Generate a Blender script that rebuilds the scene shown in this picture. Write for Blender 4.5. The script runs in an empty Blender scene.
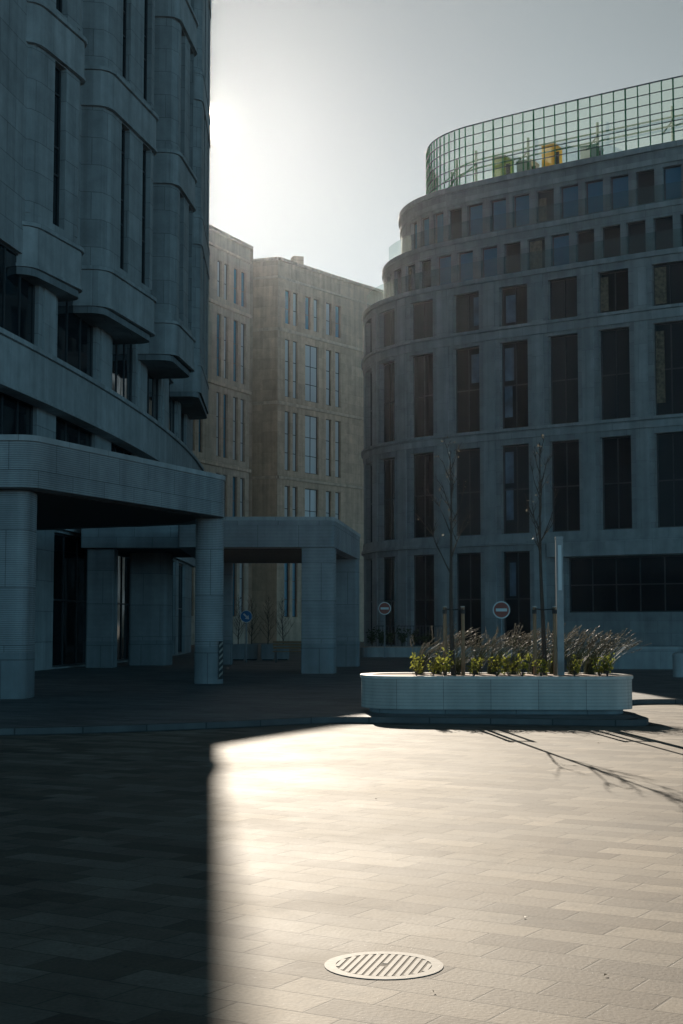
import bpy, math, random
from mathutils import Vector, noise
random.seed(7)
scene = bpy.context.scene
COL = scene.collection
R = math.radians
PI = math.pi

# ------------------------------------------------------------------ camera
CAM_Z = 1.6
PITCH = math.atan(114 / 1450)
cam_d = bpy.data.cameras.new("camera")
cam_d.sensor_fit = 'VERTICAL'
cam_d.sensor_height = 36.0
cam_d.lens = 1450 / 1024 * 36.0
cam_d.clip_start = 0.1
cam_d.clip_end = 5000
cam = bpy.data.objects.new("camera", cam_d)
cam.location = (0, 0, CAM_Z)
cam.rotation_euler = (PI / 2 + PITCH, 0, 0)
COL.objects.link(cam)
scene.camera = cam

# ------------------------------------------------------------------ world, sun, exposure
SUN = Vector((-0.0955, 1.0, 0.3551)).normalized()
SUN_EL = math.asin(SUN.z)
SUN_AZ = math.atan2(SUN.x, SUN.y)
world = bpy.data.worlds.new("World")
scene.world = world
world.use_nodes = True
wt = world.node_tree
wt.nodes.clear()
def wn(t, **kw):
    n = wt.nodes.new(t)
    for k, v in kw.items(): setattr(n, k, v)
    return n
wl = wt.links.new
wout = wn('ShaderNodeOutputWorld'); bg = wn('ShaderNodeBackground')
sky = wn('ShaderNodeTexSky', sky_type='NISHITA', sun_disc=False)
sky.sun_elevation = SUN_EL; sky.sun_rotation = SUN_AZ
sky.air_density = 1.0; sky.dust_density = 1.5; sky.ozone_density = 1.0; sky.altitude = 100
bw = wn('ShaderNodeRGBToBW'); wl(sky.outputs[0], bw.inputs[0])
geo = wn('ShaderNodeTexCoord')
nrm = wn('ShaderNodeVectorMath', operation='NORMALIZE'); wl(geo.outputs['Generated'], nrm.inputs[0])
dot = wn('ShaderNodeVectorMath', operation='DOT_PRODUCT'); wl(nrm.outputs[0], dot.inputs[0]); dot.inputs[1].default_value = SUN
# the low sun in hazy air: the sky model's strong peak is compressed, its tint whitens towards the sun
mixw = wn('ShaderNodeMix', data_type='RGBA'); mixw.inputs[0].default_value = 0.75; wl(sky.outputs[0], mixw.inputs[6]); wl(bw.outputs[0], mixw.inputs[7])
sc1 = wn('ShaderNodeVectorMath', operation='SCALE'); wl(mixw.outputs[2], sc1.inputs[0]); sc1.inputs['Scale'].default_value = 0.25
add1 = wn('ShaderNodeVectorMath', operation='ADD'); wl(sc1.outputs[0], add1.inputs[0]); add1.inputs[1].default_value = (1, 1, 1)
comp = wn('ShaderNodeVectorMath', operation='DIVIDE'); wl(sc1.outputs[0], comp.inputs[0]); wl(add1.outputs[0], comp.inputs[1])
ramp = wn('ShaderNodeValToRGB'); wl(dot.outputs['Value'], ramp.inputs[0])
cr = ramp.color_ramp; cr.interpolation = 'LINEAR'
cr.elements[0].position = 0.0; cr.elements[0].color = (0.40, 0.93, 1.28, 1)
cr.elements[1].position = 1.0; cr.elements[1].color = (.85, .89, .88, 1)
for p_, c_ in ((.60, (.065, .17, .27)), (.88, (.24, .33, .38)), (.945, (.68, .79, .83)), (.972, (.72, .82, .86)), (.990, (.76, .83, .86))):
    e = cr.elements.new(p_); e.color = (*c_, 1)
sepz = wn('ShaderNodeSeparateXYZ'); wl(nrm.outputs[0], sepz.inputs[0])
mz = wn('ShaderNodeValToRGB'); wl(sepz.outputs[2], mz.inputs[0])
ce = mz.color_ramp; ce.interpolation = 'EASE'
ce.elements[0].position = 0.15; ce.elements[0].color = (1.35,) * 3 + (1,)
ce.elements[1].position = 1.0; ce.elements[1].color = (.12,) * 3 + (1,)
for p_, v_ in ((.43, .80), (.62, .18)):
    e = ce.elements.new(p_); e.color = (v_,) * 3 + (1,)
rz_ = wn('ShaderNodeVectorMath', operation='SCALE'); wl(ramp.outputs[0], rz_.inputs[0])
# sky away from sun shaped: added low band fills facades, dark dome deepens shade
lowz = wn('ShaderNodeValToRGB'); wl(sepz.outputs[2], lowz.inputs[0])
le = lowz.color_ramp; le.interpolation = 'EASE'
le.elements[0].position = 0.08; le.elements[0].color = (2.6,) * 3 + (1,)
le.elements[1].position = 0.9; le.elements[1].color = (.05,) * 3 + (1,)
for p_, v_ in ((.22, 1.15), (.36, .18), (.6, .05)):
    e = le.elements.new(p_); e.color = (v_,) * 3 + (1,)
side_ = wn('ShaderNodeMapRange', interpolation_type='SMOOTHSTEP'); wl(dot.outputs['Value'], side_.inputs[0])
side_.inputs[1].default_value = .70; side_.inputs[2].default_value = .90
zm = wn('ShaderNodeMix', data_type='FLOAT'); wl(side_.outputs[0], zm.inputs[0]); wl(lowz.outputs[0], zm.inputs[2]); wl(mz.outputs[0], zm.inputs[3])
wl(zm.outputs[0], rz_.inputs['Scale'])
mul = wn('ShaderNodeMix', data_type='RGBA', blend_type='MULTIPLY'); mul.inputs[0].default_value = 1.0
wl(comp.outputs[0], mul.inputs[6]); wl(rz_.outputs[0], mul.inputs[7])
bst = wn('ShaderNodeVectorMath', operation='SCALE'); wl(mul.outputs[2], bst.inputs[0]); bst.inputs['Scale'].default_value = 10.0
# solar aureole
def aureole(power, gain):
    p = wn('ShaderNodeMath', operation='POWER'); wl(mx.outputs[0], p.inputs[0]); p.inputs[1].default_value = power
    g = wn('ShaderNodeMath', operation='MULTIPLY'); wl(p.outputs[0], g.inputs[0]); g.inputs[1].default_value = gain
    return g
mx = wn('ShaderNodeMath', operation='MAXIMUM'); wl(dot.outputs['Value'], mx.inputs[0]); mx.inputs[1].default_value = 0.0
a1 = aureole(60000, 400); a2 = aureole(6000, 4)
sa = wn('ShaderNodeMath', operation='ADD'); wl(a1.outputs[0], sa.inputs[0]); wl(a2.outputs[0], sa.inputs[1])
glow = wn('ShaderNodeMix', data_type='RGBA', blend_type='MULTIPLY'); glow.inputs[0].default_value = 1.0
glow.inputs[6].default_value = (1.0, 0.86, 0.68, 1); wl(sa.outputs[0], glow.inputs[7])
add = wn('ShaderNodeMix', data_type='RGBA', blend_type='ADD'); add.inputs[0].default_value = 1.0
wl(bst.outputs[0], add.inputs[6]); wl(glow.outputs[2], add.inputs[7])
wl(add.outputs[2], bg.inputs[0]); bg.inputs[1].default_value = 0.05
wl(bg.outputs[0], wout.inputs[0])

sd = bpy.data.lights.new("sun", 'SUN'); sd.energy = 4.8; sd.angle = R(0.25); sd.color = (1.0, 0.89, 0.74)
so = bpy.data.objects.new("sun", sd); COL.objects.link(so)
so.rotation_euler = SUN.to_track_quat('Z', 'Y').to_euler()

scene.view_settings.view_transform = 'Standard'
scene.view_settings.look = 'None'
scene.view_settings.gamma = 1.0
scene.view_settings.exposure = 0.6
scene.view_settings.use_curve_mapping = False

HAZE = 0.00005

# ------------------------------------------------------------------ materials
def mat(name):
    m = bpy.data.materials.new(name); m.use_nodes = True
    nt = m.node_tree; b = nt.nodes['Principled BSDF']
    return m, nt, b
def nd(nt, t, **kw):
    n = nt.nodes.new(t)
    for k, v in kw.items(): setattr(n, k, v)
    return n
def simple(name, col, rough=0.6, metal=0.0, var=0.15, spec=0.5, scale=6.0):
    m, nt, b = mat(name)
    tc = nd(nt, 'ShaderNodeTexCoord'); ns = nd(nt, 'ShaderNodeTexNoise'); ns.inputs['Scale'].default_value = scale; ns.inputs['Detail'].default_value = 5
    nt.links.new(tc.outputs['Object'], ns.inputs['Vector'])
    r = nd(nt, 'ShaderNodeMapRange'); r.inputs[1].default_value = 0.3; r.inputs[2].default_value = 0.7
    r.inputs[3].default_value = 1 - var; r.inputs[4].default_value = 1 + var
    nt.links.new(ns.outputs[0], r.inputs[0])
    mx = nd(nt, 'ShaderNodeMix', data_type='RGBA', blend_type='MULTIPLY'); mx.inputs[0].default_value = 1
    mx.inputs[6].default_value = (*col, 1); nt.links.new(r.outputs[0], mx.inputs[7])
    nt.links.new(mx.outputs[2], b.inputs['Base Color'])
    b.inputs['Roughness'].default_value = rough; b.inputs['Metallic'].default_value = metal
    b.inputs['Specular IOR Level'].default_value = spec
    return m
def stone(name, col, bw_=1.2, bh=0.8, ribs=0.0, ribd=.55, var=0.12, joint=0.55, rough=0.75, js=0.012):
    m, nt, b = mat(name); L = nt.links.new
    tc = nd(nt, 'ShaderNodeTexCoord')
    br = nd(nt, 'ShaderNodeTexBrick'); L(tc.outputs['UV'], br.inputs['Vector'])
    br.inputs['Scale'].default_value = 1.0; br.inputs['Brick Width'].default_value = bw_; br.inputs['Row Height'].default_value = bh
    br.inputs['Mortar Size'].default_value = js; br.inputs['Mortar Smooth'].default_value = 0.1; br.offset = 0.5
    br.inputs['Color1'].default_value = (1 - var,) * 3 + (1,); br.inputs['Color2'].default_value = (1 + var * .5,) * 3 + (1,)
    br.inputs['Mortar'].default_value = (joint,) * 3 + (1,)
    ns = nd(nt, 'ShaderNodeTexNoise'); ns.inputs['Scale'].default_value = 1.3; ns.inputs['Detail'].default_value = 8; ns.inputs['Roughness'].default_value = .65
    L(tc.outputs['Object'], ns.inputs['Vector'])
    # rain streaks: noise stretched along z
    mp = nd(nt, 'ShaderNodeMapping'); mp.inputs['Scale'].default_value = (2.5, 2.5, 0.12); L(tc.outputs['Object'], mp.inputs['Vector'])
    n2 = nd(nt, 'ShaderNodeTexNoise'); n2.inputs['Scale'].default_value = 1.0; n2.inputs['Detail'].default_value = 6; L(mp.outputs[0], n2.inputs['Vector'])
    r1 = nd(nt, 'ShaderNodeMapRange'); r1.inputs[1].default_value = .3; r1.inputs[2].default_value = .7; r1.inputs[3].default_value = .82; r1.inputs[4].default_value = 1.15; L(ns.outputs[0], r1.inputs[0])
    r2 = nd(nt, 'ShaderNodeMapRange'); r2.inputs[1].default_value = .35; r2.inputs[2].default_value = .65; r2.inputs[3].default_value = .84; r2.inputs[4].default_value = 1.08; L(n2.outputs[0], r2.inputs[0])
    mm = nd(nt, 'ShaderNodeMath', operation='MULTIPLY'); L(r1.outputs[0], mm.inputs[0]); L(r2.outputs[0], mm.inputs[1])
    a = nd(nt, 'ShaderNodeMix', data_type='RGBA', blend_type='MULTIPLY'); a.inputs[0].default_value = 1; a.inputs[6].default_value = (*col, 1); L(br.outputs['Color'], a.inputs[7])
    c = nd(nt, 'ShaderNodeMix', data_type='RGBA', blend_type='MULTIPLY'); c.inputs[0].default_value = 1; L(a.outputs[2], c.inputs[6]); L(mm.outputs[0], c.inputs[7])
    last = c.outputs[2]
    bump = nd(nt, 'ShaderNodeBump'); bump.inputs['Distance'].default_value = 0.02; bump.inputs['Strength'].default_value = .6
    h = nd(nt, 'ShaderNodeMath', operation='MULTIPLY_ADD'); L(br.outputs['Fac'], h.inputs[0]); h.inputs[1].default_value = -1.0; L(ns.outputs[0], h.inputs[2])
    hh = h.outputs[0]
    if ribs:
        sx = nd(nt, 'ShaderNodeSeparateXYZ'); L(tc.outputs['Object'], sx.inputs[0])
        k = nd(nt, 'ShaderNodeMath', operation='MULTIPLY'); L(sx.outputs[2], k.inputs[0]); k.inputs[1].default_value = 2 * PI / ribs
        s = nd(nt, 'ShaderNodeMath', operation='SINE'); L(k.outputs[0], s.inputs[0])
        rr = nd(nt, 'ShaderNodeMapRange'); rr.inputs[1].default_value = -1; rr.inputs[2].default_value = -.3; rr.inputs[3].default_value = ribd; rr.inputs[4].default_value = 1; L(s.outputs[0], rr.inputs[0])
        g = nd(nt, 'ShaderNodeMix', data_type='RGBA', blend_type='MULTIPLY'); g.inputs[0].default_value = 1; L(last, g.inputs[6]); L(rr.outputs[0], g.inputs[7]); last = g.outputs[2]
        ad = nd(nt, 'ShaderNodeMath', operation='ADD'); L(hh, ad.inputs[0]); L(rr.outputs[0], ad.inputs[1]); hh = ad.outputs[0]
    L(hh, bump.inputs['Height']); L(bump.outputs[0], b.inputs['Normal'])
    L(last, b.inputs['Base Color']); b.inputs['Roughness'].default_value = rough
    b.inputs['Specular IOR Level'].default_value = .35
    return m
def pane_mat(name, col=(0.012, 0.016, 0.02), rough=0.06, spec=0.5):
    m, nt, b = mat(name); L = nt.links.new
    b.inputs['Base Color'].default_value = (*col, 1); b.inputs['Roughness'].default_value = rough
    b.inputs['Specular IOR Level'].default_value = spec
    tc = nd(nt, 'ShaderNodeTexCoord'); ns = nd(nt, 'ShaderNodeTexNoise'); ns.inputs['Scale'].default_value = .45; ns.inputs['Detail'].default_value = 1
    L(tc.outputs['Object'], ns.inputs['Vector'])
    bp = nd(nt, 'ShaderNodeBump'); bp.inputs['Strength'].default_value = .25; bp.inputs['Distance'].default_value = .12; L(ns.outputs[0], bp.inputs['Height']); L(bp.outputs[0], b.inputs['Normal'])
    return m
def clear_glass(name, tint, mixf):
    m, nt, b = mat(name); L = nt.links.new
    tr = nd(nt, 'ShaderNodeBsdfTransparent'); tr.inputs[0].default_value = (*tint, 1)
    tl = nd(nt, 'ShaderNodeBsdfTranslucent'); tl.inputs[0].default_value = (.8, .85, .8, 1)
    ad = nd(nt, 'ShaderNodeMixShader'); ad.inputs[0].default_value = .5
    b.inputs['Base Color'].default_value = (.5, .55, .55, 1); b.inputs['Roughness'].default_value = .08
    L(b.outputs[0], ad.inputs[1]); L(tl.outputs[0], ad.inputs[2])
    mx = nd(nt, 'ShaderNodeMixShader'); mx.inputs[0].default_value = mixf
    L(tr.outputs[0], mx.inputs[1]); L(ad.outputs[0], mx.inputs[2])
    L(mx.outputs[0], nt.nodes['Material Output'].inputs[0])
    return m
def leaf_mat(name, col, col2, trans=.45):
    m, nt, b = mat(name); L = nt.links.new
    tc = nd(nt, 'ShaderNodeTexCoord'); ns = nd(nt, 'ShaderNodeTexNoise'); ns.inputs['Scale'].default_value = 9; L(tc.outputs['Object'], ns.inputs['Vector'])
    mx = nd(nt, 'ShaderNodeMix', data_type='RGBA'); L(ns.outputs[0], mx.inputs[0]); mx.inputs[6].default_value = (*col, 1); mx.inputs[7].default_value = (*col2, 1)
    L(mx.outputs[2], b.inputs['Base Color']); b.inputs['Roughness'].default_value = .6; b.inputs['Specular IOR Level'].default_value = .25
    tl = nd(nt, 'ShaderNodeBsdfTranslucent'); L(mx.outputs[2], tl.inputs[0])
    ms = nd(nt, 'ShaderNodeMixShader'); ms.inputs[0].default_value = trans
    L(b.outputs[0], ms.inputs[1]); L(tl.outputs[0], ms.inputs[2]); L(ms.outputs[0], nt.nodes['Material Output'].inputs[0])
    return m
def paving(name, c1, c2, bw_, bh, rot, rough=.5, mortar=.45):
    m, nt, b = mat(name); L = nt.links.new
    tc = nd(nt, 'ShaderNodeTexCoord')
    mp = nd(nt, 'ShaderNodeMapping'); mp.inputs['Rotation'].default_value = (0, 0, rot); L(tc.outputs['Object'], mp.inputs['Vector'])
    def brick(w, h, off):
        br = nd(nt, 'ShaderNodeTexBrick'); L(mp.outputs[0], br.inputs['Vector']); br.inputs['Scale'].default_value = 1
        br.inputs['Brick Width'].default_value = w; br.inputs['Row Height'].default_value = h; br.inputs['Mortar Size'].default_value = .006
        br.inputs['Mortar Smooth'].default_value = .3; br.offset = off; br.inputs['Bias'].default_value = 0
        return br
    b1 = brick(bw_, bh, .37)
    b1.inputs['Color1'].default_value = (*c1, 1); b1.inputs['Color2'].default_value = (*c2, 1); b1.inputs['Mortar'].default_value = tuple(x * mortar for x in c1) + (1,)
    b2 = brick(bw_ * 3, bh * 2, .5)
    b2.inputs['Color1'].default_value = (.86, .86, .86, 1); b2.inputs['Color2'].default_value = (1.12, 1.1, 1.08, 1); b2.inputs['Mortar'].default_value = (.95, .95, .95, 1)
    ns = nd(nt, 'ShaderNodeTexNoise'); ns.inputs['Scale'].default_value = .55; ns.inputs['Detail'].default_value = 9; ns.inputs['Roughness'].default_value = .7; L(tc.outputs['Object'], ns.inputs['Vector'])
    r1 = nd(nt, 'ShaderNodeMapRange'); r1.inputs[1].default_value = .3; r1.inputs[2].default_value = .7; r1.inputs[3].default_value = .62; r1.inputs[4].default_value = 1.28; L(ns.outputs[0], r1.inputs[0])
    nf = nd(nt, 'ShaderNodeTexNoise'); nf.inputs['Scale'].default_value = 45; nf.inputs['Detail'].default_value = 6; L(tc.outputs['Object'], nf.inputs['Vector'])
    r2 = nd(nt, 'ShaderNodeMapRange'); r2.inputs[1].default_value = .3; r2.inputs[2].default_value = .7; r2.inputs[3].default_value = .8; r2.inputs[4].default_value = 1.15; L(nf.outputs[0], r2.inputs[0])
    sp = nd(nt, 'ShaderNodeTexVoronoi'); sp.inputs['Scale'].default_value = 2.3; L(tc.outputs['Object'], sp.inputs['Vector'])
    r3 = nd(nt, 'ShaderNodeMapRange'); r3.inputs[1].default_value = .015; r3.inputs[2].default_value = .035; r3.inputs[3].default_value = .45; r3.inputs[4].default_value = 1; L(sp.outputs['Distance'], r3.inputs[0])
    cur = b1.outputs['Color']
    # worn traffic stains: large soft blotches and small round gum spots
    n5 = nd(nt, 'ShaderNodeTexNoise'); n5.inputs['Scale'].default_value = 2.6; n5.inputs['Detail'].default_value = 3; n5.inputs['Distortion'].default_value = 1.2; L(tc.outputs['Object'], n5.inputs['Vector'])
    r5 = nd(nt, 'ShaderNodeMapRange'); r5.inputs[1].default_value = .56; r5.inputs[2].default_value = .70; r5.inputs[3].default_value = 1; r5.inputs[4].default_value = .74; L(n5.outputs[0], r5.inputs[0])
    v6 = nd(nt, 'ShaderNodeTexVoronoi'); v6.inputs['Scale'].default_value = 5.5; L(tc.outputs['Object'], v6.inputs['Vector'])
    r6 = nd(nt, 'ShaderNodeMapRange'); r6.inputs[1].default_value = .05; r6.inputs[2].default_value = .09; r6.inputs[3].default_value = .72; r6.inputs[4].default_value = 1; L(v6.outputs['Distance'], r6.inputs[0])
    for s in (b2.outputs['Color'], r1.outputs[0], r2.outputs[0], r3.outputs[0], r5.outputs[0], r6.outputs[0]):
        x = nd(nt, 'ShaderNodeMix', data_type='RGBA', blend_type='MULTIPLY'); x.inputs[0].default_value = 1; L(cur, x.inputs[6]); L(s, x.inputs[7]); cur = x.outputs[2]
    L(cur, b.inputs['Base Color'])
    rr = nd(nt, 'ShaderNodeMapRange'); rr.inputs[3].default_value = rough - .1; rr.inputs[4].default_value = rough + .14; L(b1.outputs['Color'], rr.inputs[0])
    L(ns.outputs[0], rr.inputs[0]); L(rr.outputs[0], b.inputs['Roughness'])
    h = nd(nt, 'ShaderNodeMath', operation='MULTIPLY_ADD'); L(b1.outputs['Fac'], h.inputs[0]); h.inputs[1].default_value = -1.2
    h2 = nd(nt, 'ShaderNodeMath', operation='MULTIPLY_ADD'); L(nf.outputs[0], h2.inputs[0]); h2.inputs[1].default_value = .5; L(ns.outputs[0], h2.inputs[2]); L(h2.outputs[0], h.inputs[2])
    bp = nd(nt, 'ShaderNodeBump'); bp.inputs['Distance'].default_value = .006; bp.inputs['Strength'].default_value = .8; L(h.outputs[0], bp.inputs['Height']); L(bp.outputs[0], b.inputs['Normal'])
    b.inputs['Specular IOR Level'].default_value = .24
    return m

M = {}
M['stoneA'] = stone('limestone cladding of tower', (.38, .395, .40), 1.4, 1.05)
M['stoneAband'] = stone('smooth limestone band', (.43, .445, .45), 1.6, 3.0, js=.008)
M['stoneB'] = stone('sandstone cladding', (.60, .47, .35), 1.9, .95, joint=.78)
M['stoneBband'] = stone('sandstone band', (.64, .53, .41), 2.4, 3.0)
M['stoneB1'] = stone('grey sandstone cladding', (.52, .44, .35), 1.9, .95, joint=.78)
M['stoneC'] = stone('grey stone of round building', (.36, .37, .37), 1.47, .62, joint=.7)
M['stoneCband'] = stone('grey stone band', (.43, .44, .44), 1.47, 2.0, joint=.7)
M['ribbed'] = stone('ribbed stone', (.36, .375, .385), 1.3, 1.2, ribs=.045, js=.01)
M['ribbed_light'] = stone('ribbed pale concrete', (.56, .54, .50), .8, 3.0, ribs=.055, ribd=.8, js=.006, joint=.5, rough=.6)
M['plinth'] = stone('dark plinth stone', (.25, .27, .28), 1.2, .9)
M['pale'] = simple('pale concrete coping', (.62, .60, .56), .6)
M['pane'] = pane_mat('dark window glass')
M['pane_blue'] = pane_mat('blue window glass', (.09, .25, .36), .12, .5)  # blue base colour for some upper-row and mid-building panes
M['pane_pale'] = pane_mat('pale glass with sky reflection in colour', (.55, .60, .62), .2, .5)  # pale base colour stands in for sky reflected in the panes
M['pane_dim'] = pane_mat('window glass with dim room', (.035, .045, .05), .1)
M['frame'] = simple('dark window frame', (.055, .06, .065), .45)
M['frameB'] = simple('bronze window frame', (.05, .045, .04), .45)
M['curtain_and_reflection'] = simple('beige curtain', (.22, .17, .12), .9, var=.5)  # also colours strips that imitate warm reflected light in main-storey windows
M['streak_paint'] = simple('blue grey painted reflection', (.12, .19, .25), .6, var=.5, scale=1.5)  # colour of strips that imitate light streaks reflected in the glass
M['glass'] = clear_glass('balustrade glass', (.88, .93, .92), .12)
M['screen_glass'] = clear_glass('tinted roof screen glass', (.82, .89, .87), .13)
M['end_glass'] = clear_glass('green end glass', (.25, .42, .34), .3)
M['green_steel'] = simple('green painted steel', (.03, .22, .10), .8, spec=.1)
M['violet_steel'] = simple('slate blue steel', (.10, .13, .17), .6)
M['yellow'] = leaf_mat('yellow cover', (.90, .68, .06), (.85, .60, .04), .6)
M['lime'] = leaf_mat('lime cover', (.42, .52, .12), (.3, .4, .1), .6)
M['white'] = simple('white paint', (.75, .76, .74), .5, var=.05)
M['black'] = simple('black rubber', (.015, .015, .017), .6)
M['steel'] = simple('galvanised steel', (.26, .28, .29), .5, .5)
M['wood'] = simple('weathered stake wood', (.30, .19, .11), .8, scale=20)
M['bark'] = simple('bark', (.07, .055, .045), .9, scale=30)
M['red'] = simple('faded red sign face', (.33, .06, .035), .5, var=.08)
M['blue'] = simple('blue sign face', (.04, .18, .42), .5, var=.05)
M['soil'] = simple('pink gravel mulch', (.55, .42, .35), .95, scale=60, var=.4)
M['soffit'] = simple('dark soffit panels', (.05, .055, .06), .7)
M['roofing'] = simple('roof membrane', (.18, .18, .18), .9)
M['cast'] = simple('worn cast iron', (.30, .28, .25), .7, .0, scale=40, var=.3, spec=.25)
M['castdark'] = simple('darker cast iron', (.17, .15, .125), .9, var=.4)  # darker base colour for the plate between cover ribs and the drain grate
M['kerb'] = stone('granite kerb', (.13, .13, .13), 1.0, 3.0, joint=.4)
M['grassblade'] = leaf_mat('dry grass blades', (.035, .05, .03), (.08, .085, .045), .3)
M['plume'] = leaf_mat('feathery plumes', (.22, .20, .17), (.10, .095, .075), .3)
M['leaf'] = leaf_mat('yellow green leaves', (.34, .34, .06), (.16, .19, .04), .65)
M['leafdry'] = leaf_mat('dry leaves', (.45, .40, .32), (.14, .10, .07), .3)
M['evergreen'] = leaf_mat('dark shrub leaves', (.03, .05, .02), (.06, .08, .03), .25)
M['paving'] = paving('square paving', (.335, .292, .238), (.155, .128, .099), .52, .26, R(31), .74)
M['strip'] = simple('pale paving strip', (.215, .192, .162), .72, var=.4)
M['pavement'] = paving('pavement slabs', (.27, .27, .27), (.20, .20, .20), .5, .25, R(31), .6)

# ------------------------------------------------------------------ mesh helpers
class MB:
    def __init__(s): s.v = []; s.f = []; s.uv = []; s.mi = []; s.cur = 0; s.sm = []; s.smooth = False
    def face(s, pts, uv=None):
        pts = [Vector(p) for p in pts]
        if uv is None:
            n = Vector((0, 0, 0))
            for i in range(len(pts)): n += (pts[i] - pts[0]).cross(pts[(i + 1) % len(pts)] - pts[0])
            if n.length < 1e-12: n = Vector((0, 0, 1))
            n.normalize()
            if abs(n.z) > .7: uv = [(p.x, p.y) for p in pts]
            else:
                t = Vector((-n.y, n.x, 0)).normalized(); uv = [(p.dot(t), p.z) for p in pts]
        i = len(s.v); s.v += [tuple(p) for p in pts]; s.f.append(tuple(range(i, i + len(pts)))); s.uv += uv; s.mi.append(s.cur); s.sm.append(s.smooth)
    def prism(s, poly, z0, z1, top=True, bottom=True):
        n = len(poly); u = 0
        area = sum(poly[i][0] * poly[(i + 1) % n][1] - poly[(i + 1) % n][0] * poly[i][1] for i in range(n))
        if area < 0: poly = poly[::-1]
        for i in range(n):
            a, b = poly[i], poly[(i + 1) % n]; d = math.hypot(b[0] - a[0], b[1] - a[1])
            s.face([(*a, z0), (*b, z0), (*b, z1), (*a, z1)], [(u, z0), (u + d, z0), (u + d, z1), (u, z1)]); u += d
        if top: s.face([(*p, z1) for p in poly])
        if bottom: s.face([(*p, z0) for p in poly[::-1]])
    def box(s, c, size, rz=0):
        x, y = size[0] / 2, size[1] / 2; ca, sa_ = math.cos(rz), math.sin(rz)
        poly = [(c[0] + a * ca - b * sa_, c[1] + a * sa_ + b * ca) for a, b in ((-x, -y), (x, -y), (x, y), (-x, y))]
        s.prism(poly, c[2] - size[2] / 2, c[2] + size[2] / 2)
    def tube(s, pts, rad, k=8, cap=True):
        pts = [Vector(p) for p in pts]
        if not isinstance(rad, (list, tuple)): rad = [rad] * len(pts)
        rings = []
        for i, p in enumerate(pts):
            d = (pts[min(i + 1, len(pts) - 1)] - pts[max(i - 1, 0)]).normalized()
            a = d.cross(Vector((0.01, 0.02, 1)) if abs(d.z) < .95 else Vector((1, 0.01, 0))).normalized(); b = d.cross(a)
            rings.append([p + (a * math.cos(2 * PI * j / k) + b * math.sin(2 * PI * j / k)) * rad[i] for j in range(k)])
        for i in range(len(rings) - 1):
            for j in range(k):
                s.face([rings[i][j], rings[i + 1][j], rings[i + 1][(j + 1) % k], rings[i][(j + 1) % k]])
        if cap: s.face(rings[0]); s.face(rings[-1][::-1])
    def band(s, path, s0, s1, o0, o1, z0, z1, ends=True, tb=True, step=.6):
        """solid following the path between offsets o0 (inner) and o1 (outer)"""
        n = max(1, int(math.ceil((s1 - s0) / step)))
        ss = [s0 + (s1 - s0) * i / n for i in range(n + 1)]
        O = [path.at(t, o1) for t in ss]; I = [path.at(t, o0) for t in ss]
        for i in range(n):
            u0, u1 = ss[i], ss[i + 1]
            s.face([(*O[i], z0), (*O[i + 1], z0), (*O[i + 1], z1), (*O[i], z1)], [(u0, z0), (u1, z0), (u1, z1), (u0, z1)])
            s.face([(*I[i + 1], z0), (*I[i], z0), (*I[i], z1), (*I[i + 1], z1)], [(u1, z0), (u0, z0), (u0, z1), (u1, z1)])
            if tb:
                s.face([(*O[i], z1), (*O[i + 1], z1), (*I[i + 1], z1), (*I[i], z1)])
                s.face([(*I[i], z0), (*I[i + 1], z0), (*O[i + 1], z0), (*O[i], z0)])
        if ends:
            s.face([(*I[0], z0), (*O[0], z0), (*O[0], z1), (*I[0], z1)])
            s.face([(*O[-1], z0), (*I[-1], z0), (*I[-1], z1), (*O[-1], z1)])
    def build(s, name, m, parent=None):
        me = bpy.data.meshes.new(name); me.from_pydata(s.v, [], s.f)
        uvl = me.uv_layers.new(name='UVMap')
        for i, uv in enumerate(s.uv): uvl.data[i].uv = uv
        for mm in (m if isinstance(m, (list, tuple)) else [m]): me.materials.append(mm)
        for i, p in enumerate(me.polygons): p.material_index = s.mi[i]; p.use_smooth = s.sm[i]
        o = bpy.data.objects.new(name, me); COL.objects.link(o)
        if parent is not None:
            o.parent = parent
            w = Vector(parent.location) if parent.parent is None else Vector(parent.parent.location)
            if parent.parent is None: o.location = -w if parent.get('_abs') else (0, 0, 0)
        return o
class Path:
    """polyline sampled by length; 'side' is +1 when outward lies left of the direction of travel"""
    def __init__(s, pts, side=-1, smooth=True):
        pts = [Vector((p[0], p[1])) for p in pts]
        if smooth:
            q = []
            for i in range(len(pts) - 1):
                p0, p1, p2, p3 = pts[max(i - 1, 0)], pts[i], pts[i + 1], pts[min(i + 2, len(pts) - 1)]
                for k in range(8):
                    t = k / 8
                    q.append(.5 * ((2 * p1) + (p2 - p0) * t + (2 * p0 - 5 * p1 + 4 * p2 - p3) * t * t + (3 * p1 - p0 - 3 * p2 + p3) * t ** 3))
            q.append(pts[-1]); pts = q
        s.p = pts; s.side = side; s.c = [0]
        for i in range(1, len(pts)): s.c.append(s.c[-1] + (pts[i] - pts[i - 1]).length)
        s.L = s.c[-1]; s.n = []
        for i in range(len(pts)):
            d = (pts[min(i + 1, len(pts) - 1)] - pts[max(i - 1, 0)]).normalized()
            s.n.append(Vector((-d.y, d.x)) * side)
    def at(s, t, off=0.0):
        t = min(max(t, 0), s.L)
        import bisect
        i = min(max(bisect.bisect_right(s.c, t) - 1, 0), len(s.p) - 2)
        k = (t - s.c[i]) / max(1e-9, s.c[i + 1] - s.c[i])
        p = s.p[i].lerp(s.p[i + 1], k); n = s.n[i].lerp(s.n[i + 1], k).normalized()
        q = p + n * off
        return (q.x, q.y)
def project(p):
    x, y, z = p; z -= CAM_Z; c, s_ = math.cos(PITCH), math.sin(PITCH)
    dep = y * c + z * s_; up = -y * s_ + z * c
    return 341.5 + 1450 * x / dep, 512 - 1450 * up / dep
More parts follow.
